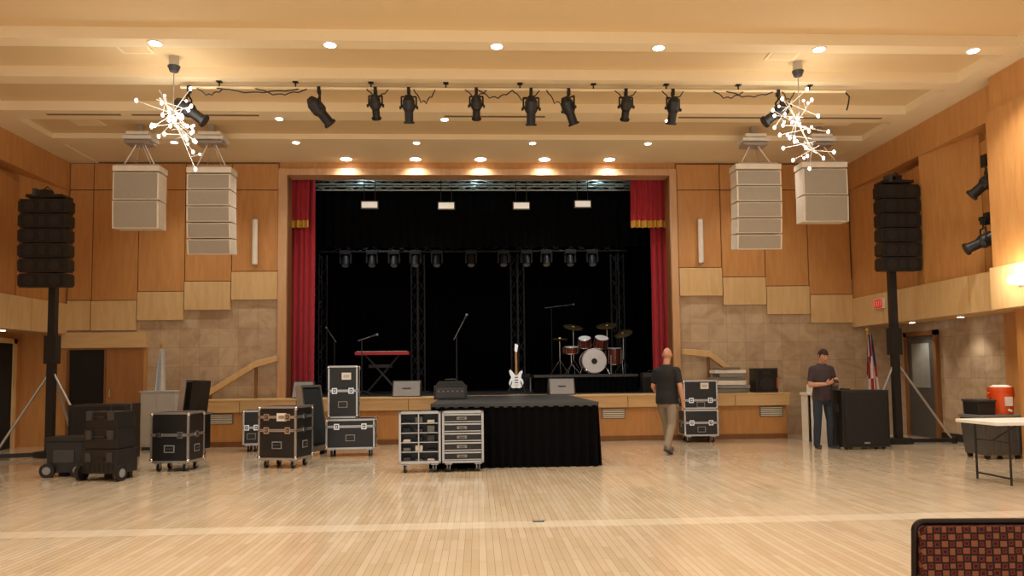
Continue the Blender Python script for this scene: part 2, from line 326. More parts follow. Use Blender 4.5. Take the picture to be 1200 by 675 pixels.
# trusses
def truss(b,p,q,w,m,r=.022,step=.32):
    p=Vector(p);q=Vector(q);d=(q-p);L=d.length;d.normalize();a=d.orthogonal().normalized();c=d.cross(a)
    cs=[(a+c)*w/2,(a-c)*w/2,(-a-c)*w/2,(-a+c)*w/2]
    for o in cs: b.cyl(p+o,q+o,r,m,n=6)
    n=max(1,int(L/step))
    for k in range(n):
        for j in range(4):
            o1=cs[j];o2=cs[(j+1)%4]; 
            if k%2: o1,o2=o2,o1
            b.cyl(p+o1+d*L*k/n,p+o2+d*L*(k+1)/n,r*.5,m,n=4)
for u in (378,491,606,722):
    x=AD(u,380,19.6)[0]; b=B('truss_tower'); b.box((x,19.3,SZ+.02),(.6,.6,.04),BLK); truss(b,(x,19.3,SZ+.04),(x,19.3,4.5),.24,TRS); b.done()
b=B('front_lighting_truss'); truss(b,(AD(350,209,16.9)[0],16.9,5.72),(AD(742,209,16.9)[0],16.9,5.72),.16,STL,.022)
for x in (-3,0,3.2): b.cyl((x,16.9,5.8),(x,16.9,7.3),.01,BLK)
b.done()
b=B('rear_lighting_truss'); truss(b,(AD(372,296,18.6)[0],18.6,4.62),(AD(735,296,18.6)[0],18.6,4.62),.22,TRS)
for x in (-3.4,0,3.4): b.cyl((x,18.6,4.7),(x,18.6,7.3),.01,BLK)
b.done()
def moving_head(x,y,z):
    b=B('moving_head_light',(x,y,z)); b.box((0,0,-.05),(.28,.2,.1),MHL)
    b.box((-.13,0,-.2),(.04,.1,.24),MHL); b.box((.13,0,-.2),(.04,.1,.24),MHL); b.cyl((0,.02,-.14),(0,-.06,-.38),.085,MHL,.1); b.cyl((0,-.06,-.38),(0,-.065,-.39),.08,LGR); b.done(.01)
for u in (405,436,462,487,512,552,590,617,640,668,694): moving_head(AD(u,300,18.6)[0],18.6,4.49)
for u,v in ((433,240),(523,241),(611,241),(683,239)):
    x,z=AD(u,v,16.5); b=B('stage_work_light',(x,16.5,z)); b.box((0,.03,0),(.38,.05,.17),GRY); b.box((0,0,0),(.34,.02,.13),STRIP); b.cyl((-.12,.03,.08),(-.12,.03,1.2),.008,BLK); b.cyl((.12,.03,.08),(.12,.03,1.2),.008,BLK); b.done()
# black skirted thrust
SR=.955
tx0,_=OL(506,549); tx1,_=OL(703,547); ty=OL(600,548)[1]
b=B('skirted_stage_riser')
b.bx(tx0,tx1,ty,YF-.04,SR-.07,SR-.005,STG)
b.bx(tx0-.01,tx1+.01,ty-.015,ty+.02,SR-.05,SR,DG)
def sk(x0,y0,x1,y1):
    L=math.hypot(x1-x0,y1-y0); nx,ny=(y1-y0)/L,-(x1-x0)/L
    def fn(i,j):
        q=2*math.pi*i*L/.14; a=.012+.03*(1-j)*(.7+.3*math.sin(i*L*3)); o=a*math.sin(q+math.sin(i*L*5))+.02*(1-j)
        return (x0+(x1-x0)*i+nx*o,y0+(y1-y0)*i+ny*o,.005+(SR-.05)*j)
    b.sheet(fn,int(L/.14*8),5,VEL)
sk(tx0,ty,tx1,ty); sk(tx0,YF-.05,tx0,ty); sk(tx1,ty,tx1,YF-.05)
for x in (tx0+.15,tx1-.15):
    for y in (ty+.2,YF-.3): b.cyl((x,y,0),(x,y,SR-.07),.025,ALU)
b.done()
# handrails on the back wall beside the stage
b=B('stair_handrail'); xa,za=AD(243,460,YB-.3); xb,zb=AD(300,424,YB-.3); xc,zc=AD(326,418,YB-.3)
b.prism([(xa,za-.1),(xb,zb-.12),(xc-.02,zc-.1),(xc-.02,zc+.02),(xb,zb+.02),(xa,za+.03)],'y',YB-.38,YB-.2,WL); b.bx(xb-.03,xb+.03,YB-.32,YB-.26,SZ+.013,zb-.1,WD); b.bx(xa+.02,xa+.08,YB-.32,YB-.26,SZ+.013,za,WD); b.done(.01)
b=B('stair_handrail'); xa,za=AD(884,453,YB-.3); xb,zb=AD(830,412,YB-.3); xc,zc=AD(799,410,YB-.3)
b.prism([(xa,za-.1),(xb,zb-.12),(xc+.02,zc-.1),(xc+.02,zc+.02),(xb,zb+.02),(xa,za+.03)],'y',YB-.38,YB-.2,WL); b.bx(xb-.03,xb+.03,YB-.32,YB-.26,SZ+.013,zb-.1,WD); b.bx(xa-.08,xa-.02,YB-.32,YB-.26,SZ+.013,za,WD); b.done(.01)
# wall pods
for u,v in ((301,285),(819,284)):
    x,z=AD(u,v,YB); b=B('wall_sconce_tube',(x,YB-.14,z)); b.cyl((0,0,-.47),(0,0,.47),.055,WHT,n=16); b.cyl((0,0,.47),(0,0,.5),.055,ALU,.04,16); b.cyl((0,0,-.5),(0,0,-.47),.04,ALU,.055,16); b.box((0,.05,0),(.05,.06,.3),ALU); b.done()
# ---------------------------------------------------------------- lights
WARM=(1,.925,.81)
def spot(x,y,z,e,ang=110,r=.06,col=WARM,tgt=None):
    l=bpy.data.lights.new('spot_lamp','SPOT'); l.energy=e; l.spot_size=math.radians(ang); l.spot_blend=.8; l.shadow_soft_size=r; l.color=col
    o=bpy.data.objects.new('spot_lamp',l); bpy.context.collection.objects.link(o); o.location=(x,y,z)
    if tgt: o.rotation_euler=(Vector(tgt)-Vector((x,y,z))).to_track_quat('-Z','Y').to_euler()
    return o
def downlight(x,y,z,e=None,r=.075,**k):
    b=B('recessed_downlight',(x,y,z)); b.cyl((0,0,0),(0,0,-.012),r*1.3,WHT,n=16); b.cyl((0,0,-.012),(0,0,-.016),r,DLG,n=16); b.done()
    if e: spot(x,y,z-.04,e,**k)
for u in (173,382,583,780,977,1168):
    x,_=OL(u,41,ZC); downlight(x,9.98,ZC,300)
for u in (322,520,790): x,_=OL(u,132,ZC); downlight(x,12.95,ZC,None,.06)
for u in (200,344,487,625,763,898):
    x,_=OL(u,163,ZC); downlight(x,14.3,ZC,115,.06,ang=120)
for u in (408,488,563,637,712):
    x,_=OL(u,190,5.93); downlight(x,15.5,5.93,60,.11,ang=140)
for y in (7,4,1.2):
    for x in (-6,-2,2,6): downlight(x,y if y!=7 else 6.35,ZC if y==7 else 6.06,370)
for y in (10.0,11.5,13.0,14.5):
    if y>11: downlight(XR+.55,y,2.32,32,.05,ang=100)
    downlight(XL-.5,y,2.32,24,.05,ang=100)
def area(loc,sx,sy,e,rot,col=(1,.93,.82)):
    l=bpy.data.lights.new('added_fill_uplight','AREA'); l.shape='RECTANGLE'; l.size=sx; l.size_y=sy; l.energy=e; l.color=col
    o=bpy.data.objects.new('added_fill_uplight',l); bpy.context.collection.objects.link(o); o.location=loc; o.rotation_euler=rot
area((0,2,2.6),12,4,430,(math.pi,0,0))  # unseen fill light added to brighten the ceiling, no cove fitting behind it
w=bpy.data.worlds.new('world'); bpy.context.scene.world=w; w.use_nodes=True
w.node_tree.nodes['Background'].inputs[0].default_value=(1,.95,.87,1); w.node_tree.nodes['Background'].inputs[1].default_value=1.0
# stage light
spot(.5,15.2,5.6,90,60,.1,(1,.95,.9),(2.6,18.5,1.4)); spot(-.5,15.2,5.6,60,70,.1,(1,.95,.9),(-2,18.5,1.2))
for x in (-2.6,0,2.8):  # bare point lamps added to brighten and tint the front truss
    l=bpy.data.lights.new('truss_fill_lamp','POINT'); l.energy=7; l.color=(.7,.95,1); l.shadow_soft_size=.05; o=bpy.data.objects.new('truss_fill_lamp',l); bpy.context.collection.objects.link(o); o.location=(x,16.65,5.95)
for x in (-2.5,2.5): spot(x,17.6,5.9,70,100,.1,(.9,.95,1),(x,18.9,3.6))  # spots added without fixtures so the trusses show against the black
# ---------------------------------------------------------------- spotlights on bar
YS=11.3; ZP=5.8
b=B('lighting_bar'); x0=AD(212,95,YS)[0]; x1=AD(990,95,YS)[0]; b.cyl((x0,YS,ZP),(x1,YS,ZP),.022,CEIL2,n=10)
for k in range(9): x=x0+(x1-x0)*(k+.5)/9; b.cyl((x,YS,ZP),(x,YS,ZC-.002),.012,BLK); b.box((x,YS,ZC-.007),(.08,.08,.01),BLK)
b.done()
def fixture(x,y,z,aim,s=1.0,name='theatre_spotlight'):
    b=B(name,(x,y,z)); d=Vector(aim).normalized(); c=Vector((0,0,-.28*s))
    side=d.cross(Vector((0,0,1))); side=side.normalized() if side.length>.05 else Vector((1,0,0))
    b.box((0,0,0),(.05,.07,.1),BLK); b.cyl((0,0,-.03),(0,0,-.1*s),.012,BLK)
    a1=c+side*.12*s; a2=c-side*.12*s; t1=Vector((0,0,-.1*s))+side*.12*s; t2=Vector((0,0,-.1*s))-side*.12*s
    b.cyl(t1,t2,.014,BLK,n=6); b.cyl(t1,a1,.014,BLK,n=6); b.cyl(t2,a2,.014,BLK,n=6)
    b.cyl(c-d*.2*s,c-d*.11*s,.05*s,BLK,.1*s); b.cyl(c-d*.11*s,c+d*.02*s,.1*s,BLK2); b.cyl(c+d*.02*s,c+d*.07*s,.1*s,BLK2,.07*s)
    b.cyl(c+d*.07*s,c+d*.22*s,.07*s,BLK); b.cyl(c+d*.22*s,c+d*.25*s,.09*s,BLK); b.cyl(c+d*.25*s,c+d*.252*s,.075*s,DG)
    b.cyl(a1,a1+side*.03,.025,BLK); b.cyl(a2,a2-side*.03,.025,BLK); b.box(c-d*.02*s,(.21*s,.03,.05),BLK); return b.done()
for u,a,s in ((222,(.85,.1,-.62),1.15),(374,(.6,.2,-.75),1.1),(440,(0,.8,-1),.85),(479,(0,.3,-1),.95),(558,(0,.8,-1),.85),(622,(0,.3,-1),1),(666,(.4,.3,-1),1),(733,(.0,.8,-1),.85),(788,(-.1,.3,-1),.95),(911,(-.85,.1,-.6),1.1)):
    fixture(AD(u,95,YS)[0],YS,ZP-.03,a,s)
b=B('dangling_power_cable')
def sag(u0,u1,dz,z=ZP-.02):
    xa=AD(u0,95,YS)[0]; xb=AD(u1,95,YS)[0]
    b.tube([(xa+(xb-xa)*t/12,YS-.03-.02*math.sin(t),z-dz*math.sin(math.pi*t/12)*(1+.2*math.sin(t*2))) for t in range(13)],.009,BLK)
for u0,u1,dz in ((232,262,.1),(255,350,.06),(300,360,.09),(430,455,.12),(485,510,.2),(545,570,.1),(560,600,.12),(600,632,.15),(640,668,.2),(720,745,.12),(775,800,.15),(835,870,.1),(850,905,.08),(915,930,.12)): sag(u0,u1,dz)
x=AD(993,95,YS)[0]; b.tube([(x-.05,YS,ZP),(x+.02,YS,ZP-.08),(x,YS,ZP-.2),(x-.03,YS,ZP-.3)],.012,BLK)
b.done()
for u,v,a in ((1155,200,(-.5,.3,-.5)),(1152,268,(-.7,.25,-.35))):
    z=AD(u,v,11.45)[1]+.12; x=AD(u,v,11.45)[0]
    fixture(x,11.45,z,a,1.15,'wall_mounted_spotlight'); 
    b=B('spotlight_wall_bracket'); b.cyl((x,11.45,z+.04),(XR+.2,11.45,z+.04),.02,BLK); b.box((XR+.02,11.45,z+.04),(.03,.12,.2),BLK); b.box((x,11.45,z+.04),(.08,.08,.06),BLK); b.done()
# sconce
b=B('wall_sconce'); xs=XR-.3; y=10.35; z=2.66
b.sph((xs-.06,y,z),(.13,.13,.07),SCN); b.box((xs+.02,y,z-.02),(.05,.1,.16),ALU); b.done()
l=bpy.data.lights.new('sconce_lamp','POINT'); l.energy=26; l.color=(1,.88,.7); l.shadow_soft_size=.1; o=bpy.data.objects.new('sconce_lamp',l); bpy.context.collection.objects.link(o); o.location=(xs-.3,y,z+.1)
# chandeliers
def chandelier(u,v,Y,lean):
    x,z=AD(u,v,Y); b=B('sputnik_chandelier',(x,Y,z)); zc=6.06-z
    b.cyl((0,0,zc),(0,0,zc-.14),.07,ALU,n=16); b.cyl((0,0,zc-.14),(0,0,zc-.22),.09,DG,.06,n=16); b.cyl((0,0,zc-.2),(0,0,0),.008,ALU); b.sph((0,0,0),.03,ALU)
    rnd=random.Random(int(u))
    for k in range(24):
        th=rnd.random()*6.283; ph=math.acos(1-2*rnd.random()); L=.24+.24*rnd.random(); f=rnd.uniform(-1,1)
        s=Vector((lean*f*.3,0,-.08-f*.38)); d=Vector((math.sin(ph)*math.cos(th),math.sin(ph)*math.sin(th),math.cos(ph)))
        e=s+d*L; b.cyl(s-d*.12,e,.005,WHT,n=5); b.sph(e+d*.015,(.022,.022,.03),BULB,8,6)
        if k%2: m=s+d*L*.6; e2=m+Vector((rnd.uniform(-.12,.12),rnd.uniform(-.12,.12),rnd.uniform(-.15,.15))); b.cyl(m,e2,.004,WHT,n=5); b.sph(e2,.018,BULB,8,6)
    b.tube([(lean*f*.3,0,-.08-f*.38) for f in (-1,-.5,0,.5,1)],.01,WHT); b.cyl((0,0,0),(0,0,-.08),.01,WHT)
    b.done()
    l=bpy.data.lights.new('chandelier_lamp','POINT'); l.energy=32; l.color=(1,.93,.82); l.shadow_soft_size=.4; o=bpy.data.objects.new('chandelier_lamp',l); bpy.context.collection.objects.link(o); o.location=(x,Y,z)
chandelier(203,133,10.8,.6); chandelier(937,142,10.8,.6)
# white hung speaker clusters
def hung(u0,u1,v0,v1,n,tilt,dev):
    Y=13.5; um=(u0+u1)/2; x,zt=AD(um,v0,Y); zb=AD(um,v1,Y)[1]; w=(AD(u1,v0,Y)[0]-AD(u0,v0,Y)[0])*.94; H=(zt-zb)*.97
    x*=1.006
    b=B('hung_speaker_array',(x,Y,0)); b.bx(-w/2,w/2,-.02,.34,zt-.1,zt,CRM); b.bx(-w/2+.05,w/2-.05,-.01,.32,zt,zt+.03,ALU)
    h=(H-.12)/n; z=zt-.12; a=0; yo=0
    for k in range(n):
        a=tilt*k/max(1,n-1); Rm=Matrix.Rotation(a,3,'X'); c=Vector((0,yo+.15,z-h/2)); ww=w
        b.box(c,(ww-.02,.34,h-.02),CRM,Rm); b.box(c+Rm@Vector((0,-.175,0)),(ww-.08,.015,h-.05),CGR,Rm)
        z-=h*math.cos(a); yo+=h*math.sin(a)
    xd,zd=AD(dev,158,Y); xd-=x
    for sx in (-1,1): b.cyl((sx*w*.35,.1,zt),(xd+sx*.05,.1,5.68),.012,WHT,n=6); b.cyl((sx*w*.2,.3,zt),(xd,.1,5.7),.008,ALU,n=6)
    b.box((xd,.1,5.72),(.52,.34,.06),WHT); b.box((xd,.1,5.64),(.46,.3,.05),ALU); b.box((xd,.1,5.8),(.4,.3,.06),CRM); b.bx(xd-.05,xd+.05,.05,.15,5.83,5.998,ALU)
    b.done(.006)
hung(133,192,194,270,2,.05,162); hung(219,275,196,300,5,.14,246); hung(858,915,192,294,5,.14,885); hung(935,992,190,262,2,.05,962)
# black line arrays on towers
def tower(u,Y,v0,v1,w,legs):
    x,zt=AD(u,v0,Y); zb=AD(u,v1,Y)[1]; b=B('line_array_tower',(x,Y,0)); n=6; h=(zt-zb)/n; z=zt; yo=-.1
    b.box((0,-.02,zt+.06),(w*.75,.35,.05),BLK); b.box((0,-.1,zt+.12),(.12,.2,.1),BLK); b.box((-w*.2,-.1,zt+.12),(.06,.2,.14),DG); b.tube([(-.1,-.1,zt+.15),(0,-.1,zt+.24),(.1,-.1,zt+.15)],.012,BLK)
    for k in range(n):
        a=.005+.012*k; Rm=Matrix.Rotation(a,3,'X'); c=Vector((0,yo,z-h/2))
        b.box(c,(w-.05,.26,h-.018),BLK2,Rm); b.box(c+Rm@Vector((0,-.135,0)),(w*.86,.012,h-.05),GRL,Rm)
        for s in (-1,1):
            b.box(c+Vector((s*(w/2-.012),0,0)),(.03,.24,h*.7),BLK,Rm); b.cyl(c+Rm@Vector((s*w*.26,-.143,0)),c+Rm@Vector((s*w*.26,-.146,0)),h*.36,BLK2,n=14)
        b.box(c+Rm@Vector((0,-.143,0)),(.1,.006,h*.6),BLK2,Rm)
        z-=h; yo+=h*math.sin(a)
    b.bx(-.06,.06,.12,.24,.1,zt+.1,BLK); b.bx(-.045,.045,.03,.13,zt-.1,zt+.08,BLK); b.box((0,.18,1.9),(.2,.18,.5),BLK)
    b.box((0,.18,.06),(.4,.3,.1),BLK)
    for dx,dy in legs:
        ang=math.atan2(dy,dx); L=math.hypot(dx,dy)
        b.box((dx/2,.18+dy/2,.06),(L,.09,.07),BLK,(0,0,ang)); b.cyl((0,.18,1.55),(dx*.95,.18+dy*.95,.1),.022,ALU,n=8); b.cyl((dx,.18+dy,0),(dx,.18+dy,.12),.05,BLK)
    b.done()
tower(59,13.4,236,338,.84,((-.8,-.3),(.75,.1),(0,.9))); tower(1046.5,13.35,219,319,.76,((1.0,-.1),(-.5,.3),(0,.9)))
# ---------------------------------------------------------------- flight cases etc.
def caster(b,x,y,z0,r=.05):
    b.box((x,y,z0+2*r+.015),(.1,.1,.01),ALU); b.box((x-.022,y,z0+r+.03),(.006,.06,.07),ALU); b.box((x+.022,y,z0+r+.03),(.006,.06,.07),ALU)
    b.cyl((x-.018,y,z0+r),(x+.018,y,z0+r),r,BLK,n=14); b.cyl((x-.02,y,z0+r),(x+.02,y,z0+r),r*.45,LGR,n=10)
def frame(b,w,d,z0,z1,m=ALU,t=.028):
    for sx in (-1,1):
        for sy in (-1,1):
            b.box((sx*(w/2-t/2+.002),sy*(d/2-t/2+.002),(z0+z1)/2),(t,t,z1-z0),m)
    for z in (z0,z1):
        zc=z+t/2 if z==z0 else z-t/2
        for s in (-1,1):
            b.box((0,s*(d/2-t/2+.002),zc),(w,t,t+.003),m); b.box((s*(w/2-t/2+.002),0,zc),(t,d,t+.003),m)
            for s2 in (-1,1): b.sph((s*(w/2-.012),s2*(d/2-.012),z+(.03 if z==z0 else -.03)),.032,CHR,8,6)
def latch(b,x,y,z,ax='y',sg=-1):
    if ax=='y': b.box((x,y+sg*.004,z),(.09,.01,.1),CHR); b.box((x,y+sg*.01,z),(.05,.008,.06),DG); b.cyl((x,y+sg*.01,z),(x,y+sg*.02,z),.015,CHR,n=8)
    else: b.box((x+sg*.004,y,z),(.01,.09,.1),CHR); b.box((x+sg*.01,y,z),(.008,.05,.06),DG)
def handle(b,x,y,z,ax='y',sg=-1):
    if ax=='y': b.box((x,y+sg*.003,z),(.16,.008,.11),LGR); b.box((x,y+sg*.007,z),(.13,.004,.08),BLK); b.cyl((x-.05,y+sg*.014,z),(x+.05,y+sg*.014,z),.009,DG,n=6)
    else: b.box((x+sg*.003,y,z),(.008,.16,.11),LGR); b.box((x+sg*.007,y,z),(.004,.13,.08),BLK); b.cyl((x+sg*.014,y-.05,z),(x+sg*.014,y+.05,z),.009,DG,n=6)
def case(x,y,rz,w,d,h,z0=0,cast=True,seam=(.62,),name='flight_case',label=False):
    b=B(name,(x,y,z0),rz); zc=.13 if cast else 0
    b.bx(-w/2+.006,w/2-.006,-d/2+.006,d/2-.006,zc+.005,h-.005,LAM); frame(b,w,d,zc,h)
    for s in seam:
        z=zc+(h-zc)*s; b.bx(-w/2-.002,w/2+.002,-d/2-.002,d/2+.002,z-.02,z+.02,ALU); b.bx(-w/2-.003,w/2+.003,-d/2-.003,d/2+.003,z-.002,z+.002,BLK)
        for sx in (-.28,.28): latch(b,sx*w,-d/2,z)
        for sg in (-1,1): latch(b,sg*w/2,0,z,'x',sg)
    zh=zc+(h-zc)*((seam[0] if seam else .9)*.5); handle(b,0,-d/2,zh)
    for sg in (-1,1): handle(b,sg*w/2,0,zh,'x',sg)
    if label: b.box((w*.12,-d/2-.002,zc+(h-zc)*.8),(.16,.004,.12),WHT); b.box((w*.12,-d/2-.005,zc+(h-zc)*.8),(.1,.003,.05),ALU)
    if cast:
        for sx in (-1,1):
            for sy in (-1,1): caster(b,sx*(w/2-.09),sy*(d/2-.09),0)
    return b.done()
def fl(u,v,z=0): return OL(u,v,z)
x,y=fl(200,553); case(x,y+.25,math.radians(-6),.58,.5,.87,seam=(.55,))
x,y=fl(328,550); case(x,y+.35,math.radians(-14),.62,.56,.93,seam=(.55,.8),label=True)
x,y=fl(292,530); case(x-.02,y+.3,math.radians(10),.3,.55,.76,seam=(.5,))
# stacked trunk + open lid
x,y=fl(408,536); case(x,y+.38,math.radians(4),.82,.6,.64,seam=(.75,))
case(x-.14,y+.4,math.radians(4),.5,.44,.9,z0=.652,cast=False,seam=(.52,),label=True,name='stacked_flight_case')
x2,y2=fl(374,533); b=B('flight_case_lid',(x2-.03,y2+.0,0),math.radians(-20)); b.T=Matrix.Rotation(math.radians(-9),4,'Y')
b.bx(-.05,.05,-.3,.3,.13,1.22,LAM)
for z in (.14,1.21): b.bx(-.06,.06,-.31,.31,z-.02,z+.02,ALU)
for yy in (-.3,.3): b.bx(-.06,.06,yy-.02,yy+.02,.13,1.22,ALU)
b.bx(-.02,.06,-.27,.27,.2,1.15,BLU); b.T=None; b.box((-.03,-.24,.04),(.09,.09,.08),BLK); b.box((-.03,.24,.04),(.09,.09,.08),BLK); b.bx(-.09,.04,-.3,.3,.07,.15,ALU); b.done()
# raised lid behind left case
x,y=fl(225,534); b=B('open_case_lid',(x,y,0),math.radians(-10)); 
b.bx(-.2,.2,-.25,.25,.12,.75,LAM); 
b.bx(-.21,.21,-.26,.26,.72,.76,ALU); b.T=Matrix.Translation((.0,0,.76))@Matrix.Rotation(math.radians(7),4,'Y'); b.bx(-.13,-.05,-.25,.25,0,.58,LAM)
for z in (.02,.56): b.bx(-.14,-.04,-.26,.26,z-.02,z+.02,ALU)
for yy in (-.25,.25): b.bx(-.14,-.04,yy-.015,yy+.015,0,.58,ALU)
b.bx(.04,.16,-.2,.2,-.02,.58,BLK2); b.T=None
for sx in (-.12,.12):
    for sy in (-.17,.17): caster(b,sx,sy,0)
b.done()
# drawer rack, standing in front of the riser
x,y=fl(517,554); b=B('drawer_road_case',(x,ty-.25,0),math.radians(2)); w=1.2;h=.86;zc=.13
b.bx(-w/2,w/2,.08,.14,zc,h,LAM)
for x0,x1 in ((-w/2,-.01),(.01,w/2)):
    b.bx(x0,x1,-.16,.14,zc,zc+.03,ALU); b.bx(x0,x1,-.16,.14,h-.03,h,ALU); b.bx(x0,x0+.03,-.16,.14,zc,h,ALU); b.bx(x1-.03,x1,-.16,.14,zc,h,ALU)
hh=(h-zc-.06)
for k in range(5):
    z=zc+.03+hh*k/5; b.bx(.045,w/2-.035,-.15,.08,z+.008,z+hh/5-.012,LAM); b.bx(.045,w/2-.035,-.162,-.15,z+hh/5-.03,z+hh/5-.008,ALU); b.bx(.045,w/2-.035,-.162,-.15,z+.008,z+.022,ALU); b.bx(.22,.36,-.165,-.15,z+.045,z+.085,LGR); b.cyl((.25,-.17,z+.065),(.33,-.17,z+.065),.008,DG,n=6)
    b.bx(-w/2+.03,-.04,-.15,.08,z-.006,z+.006,ALU)
    for q in range(3): b.bx(-w/2+.06+q*.17,-w/2+.16+q*.17,-.1,.06,z+.008,z+.02+random.random()*.08,(DG,GRY,WHT,BLU)[(k+q)%4])
b.bx(-.33,-.315,-.15,.08,zc,h,ALU); b.bx(-.05,-.035,-.15,.08,zc,h,DG)
for sx in (-w/2+.08,-.1,.1,w/2-.08):
    for sy in (-.1,.08): caster(b,sx,sy,0)
b.done()
# right racks (two stacked)
x,y=fl(824,519); case(x,y+.3,math.radians(-3),.66,.55,.64,seam=(.5,),name='amp_rack_case'); case(x,y+.3,math.radians(-3),.66,.53,.56,z0=.652,cast=False,seam=(.3,),label=True,name='stacked_rack_case')
# black rolling cases left
x,y=fl(116,565); b=B('rolling_tool_case',(x,y+.28,0),math.radians(-12)); w=.54;d=.42
b.bx(-w/2,w/2,-d/2,d/2,.1,.42,BLK2); b.bx(-w/2+.02,w/2-.02,-d/2+.02,d/2-.02,.44,.7,BLK2); b.bx(-w/2+.04,w/2-.04,-d/2+.03,d/2-.03,.72,.93,BLK2)
for z in (.43,.71): b.bx(-w/2+.03,w/2-.03,-d/2+.03,d/2-.03,z-.02,z+.02,BLK)
for z in (.26,.56,.82):
    b.bx(-.2,-.12,-d/2-.015,-d/2+.04,z,z+.12,DG); b.bx(.12,.2,-d/2-.015,-d/2+.04,z,z+.12,DG); b.tube([(-.09,-d/2+.02,z+.02),(-.08,-d/2-.03,z+.04),(.08,-d/2-.03,z+.04),(.09,-d/2+.02,z+.02)],.012,BLK)
for k in range(7): b.bx(-w/2+.04+k*.07,-w/2+.07+k*.07,-d/2-.008,-d/2+.01,.13,.24,BLK)
for s in (-1,1):
    b.cyl((s*(w/2-.01),-d/2+.04,.11),(s*(w/2+.05),-d/2+.04,.11),.11,BLK,n=20); b.cyl((s*(w/2+.051),-d/2+.04,.11),(s*(w/2+.055),-d/2+.04,.11),.06,LGR,n=14)
b.bx(-.2,.2,d/2-.06,d/2,0,.1,BLK); b.tube([(-.16,d/2,.9),(-.16,d/2,1.02),(.16,d/2,1.02),(.16,d/2,.9)],.014,DG); b.done(.01)
x,y=fl(70,560); b=B('wheeled_equipment_bin',(x,y+.26,0),math.radians(5)); w=.5
b.prism([(-w/2+.04,.06),(w/2-.04,.06),(w/2,.5),(-w/2,.5)],'y',-.2,.2,BLK2); b.bx(-w/2-.01,w/2+.01,-.22,.22,.5,.56,BLK); b.bx(-.14,.14,-.215,-.2,.2,.38,DG)
for s in (-1,1): b.cyl((s*(w/2-.05),-.2,.1),(s*(w/2-.05),-.26,.1),.1,BLK,n=20); b.cyl((s*(w/2-.05),-.26,.1),(s*(w/2-.05),-.265,.1),.055,LGR,n=14)
b.bx(-.2,.2,.1,.16,0,.06,BLK); b.done(.01)
def sub(x,y,rz,w,d,h,n,name='subwoofer'):
    b=B(name,(x,y,0),rz); hh=h/n
    for k in range(n):
        z=.04+k*hh; b.bx(-w/2,w/2,-d/2,d/2,z,z+hh-.015,BLK2); b.bx(-w/2+.04,w/2-.04,-d/2-.012,-d/2,z+.04,z+hh-.05,GRL)
        for s in (-1,1): b.bx(s*w/2-.008,s*w/2+.008,-.08,.08,z+hh*.6,z+hh*.75,DG); b.box((s*(w/2-.02),-d/2-.006,z+hh/2),(.015,.014,hh*.8),BLK)
        b.bx(-.05,.05,-d/2-.016,-d/2-.012,z+.06,z+.09,LGR)
    for sx in (-1,1):
        for sy in (-1,1): b.cyl((sx*(w/2-.08),sy*(d/2-.08),0),(sx*(w/2-.08),sy*(d/2-.08),.05),.03,BLK)
    b.done(.008)
x,y=OL(104,545); sub(x,y+.5,math.radians(3),.9,.6,.93,1)
x,y=fl(1018,527); sub(x,y+.25,math.radians(-2),.82,.44,1.0,1)
x,y=fl(990,515); sub(x-.1,y+.2,math.radians(2),.5,.4,.98,2,'stacked_subwoofer')
x,y=fl(183,528); b=B('storage_cabinet',(x,y+.25,0),math.radians(-4)); b.bx(-.33,.33,-.2,.2,.06,1.1,LCAB); b.bx(-.3,-.01,-.215,-.2,.1,1.06,LCAB); b.bx(.01,.3,-.215,-.2,.1,1.06,LCAB); b.bx(-.35,.35,-.22,.22,1.1,1.13,LCAB); b.bx(-.3,.3,-.18,.18,0,.06,DG); b.cyl((-.03,-.23,.55),(-.03,-.23,.68),.008,ALU); b.cyl((.03,-.23,.55),(.03,-.23,.68),.008,ALU); b.done(.006)
# ---- draped flags on floor poles
def flag(name,x,y,cols,H,W,drop,rz=0):
    b=B(name,(x,y,0),rz); b.cyl((0,0,0),(0,0,.06),.17,GOLD,.14,20); b.cyl((0,0,.05),(0,0,H),.014,GOLD); b.sph((0,0,H+.04),(.03,.03,.05),GOLD,8,6)
    N=14
    for k in range(N):
        a0=k/N;a1=(k+1)/N
        def q(a,z):
            r=.04+W*(1-z)**.8; return (.02+r*math.cos(a*5.2-2.6)*.9+.015*math.sin(a*25),-.02-r*abs(math.sin(a*2.6))*.7-.02*math.cos(a*25),H-.05-drop*(1-z)-.12*a*(1-z))
        for j in range(6):
            z0=j/6;z1=(j+1)/6
            b.add([q(a0,z0),q(a1,z0),q(a1,z1),q(a0,z1)],[(0,1,2,3)],cols(j,k),True)
    b.done()
flag('american_flag',AD(1018,430,14.9)[0],14.9,lambda j,k:(FBL if (j>=3 and k<7) else (FRD if (k+j//2)%2 else FWH)),2.15,.1,1.25)
flag('white_ceremonial_flag',AD(189,430,15.1)[0],15.1,lambda j,k:(FLB if k%5==2 else FWH),2.0,.13,1.3)
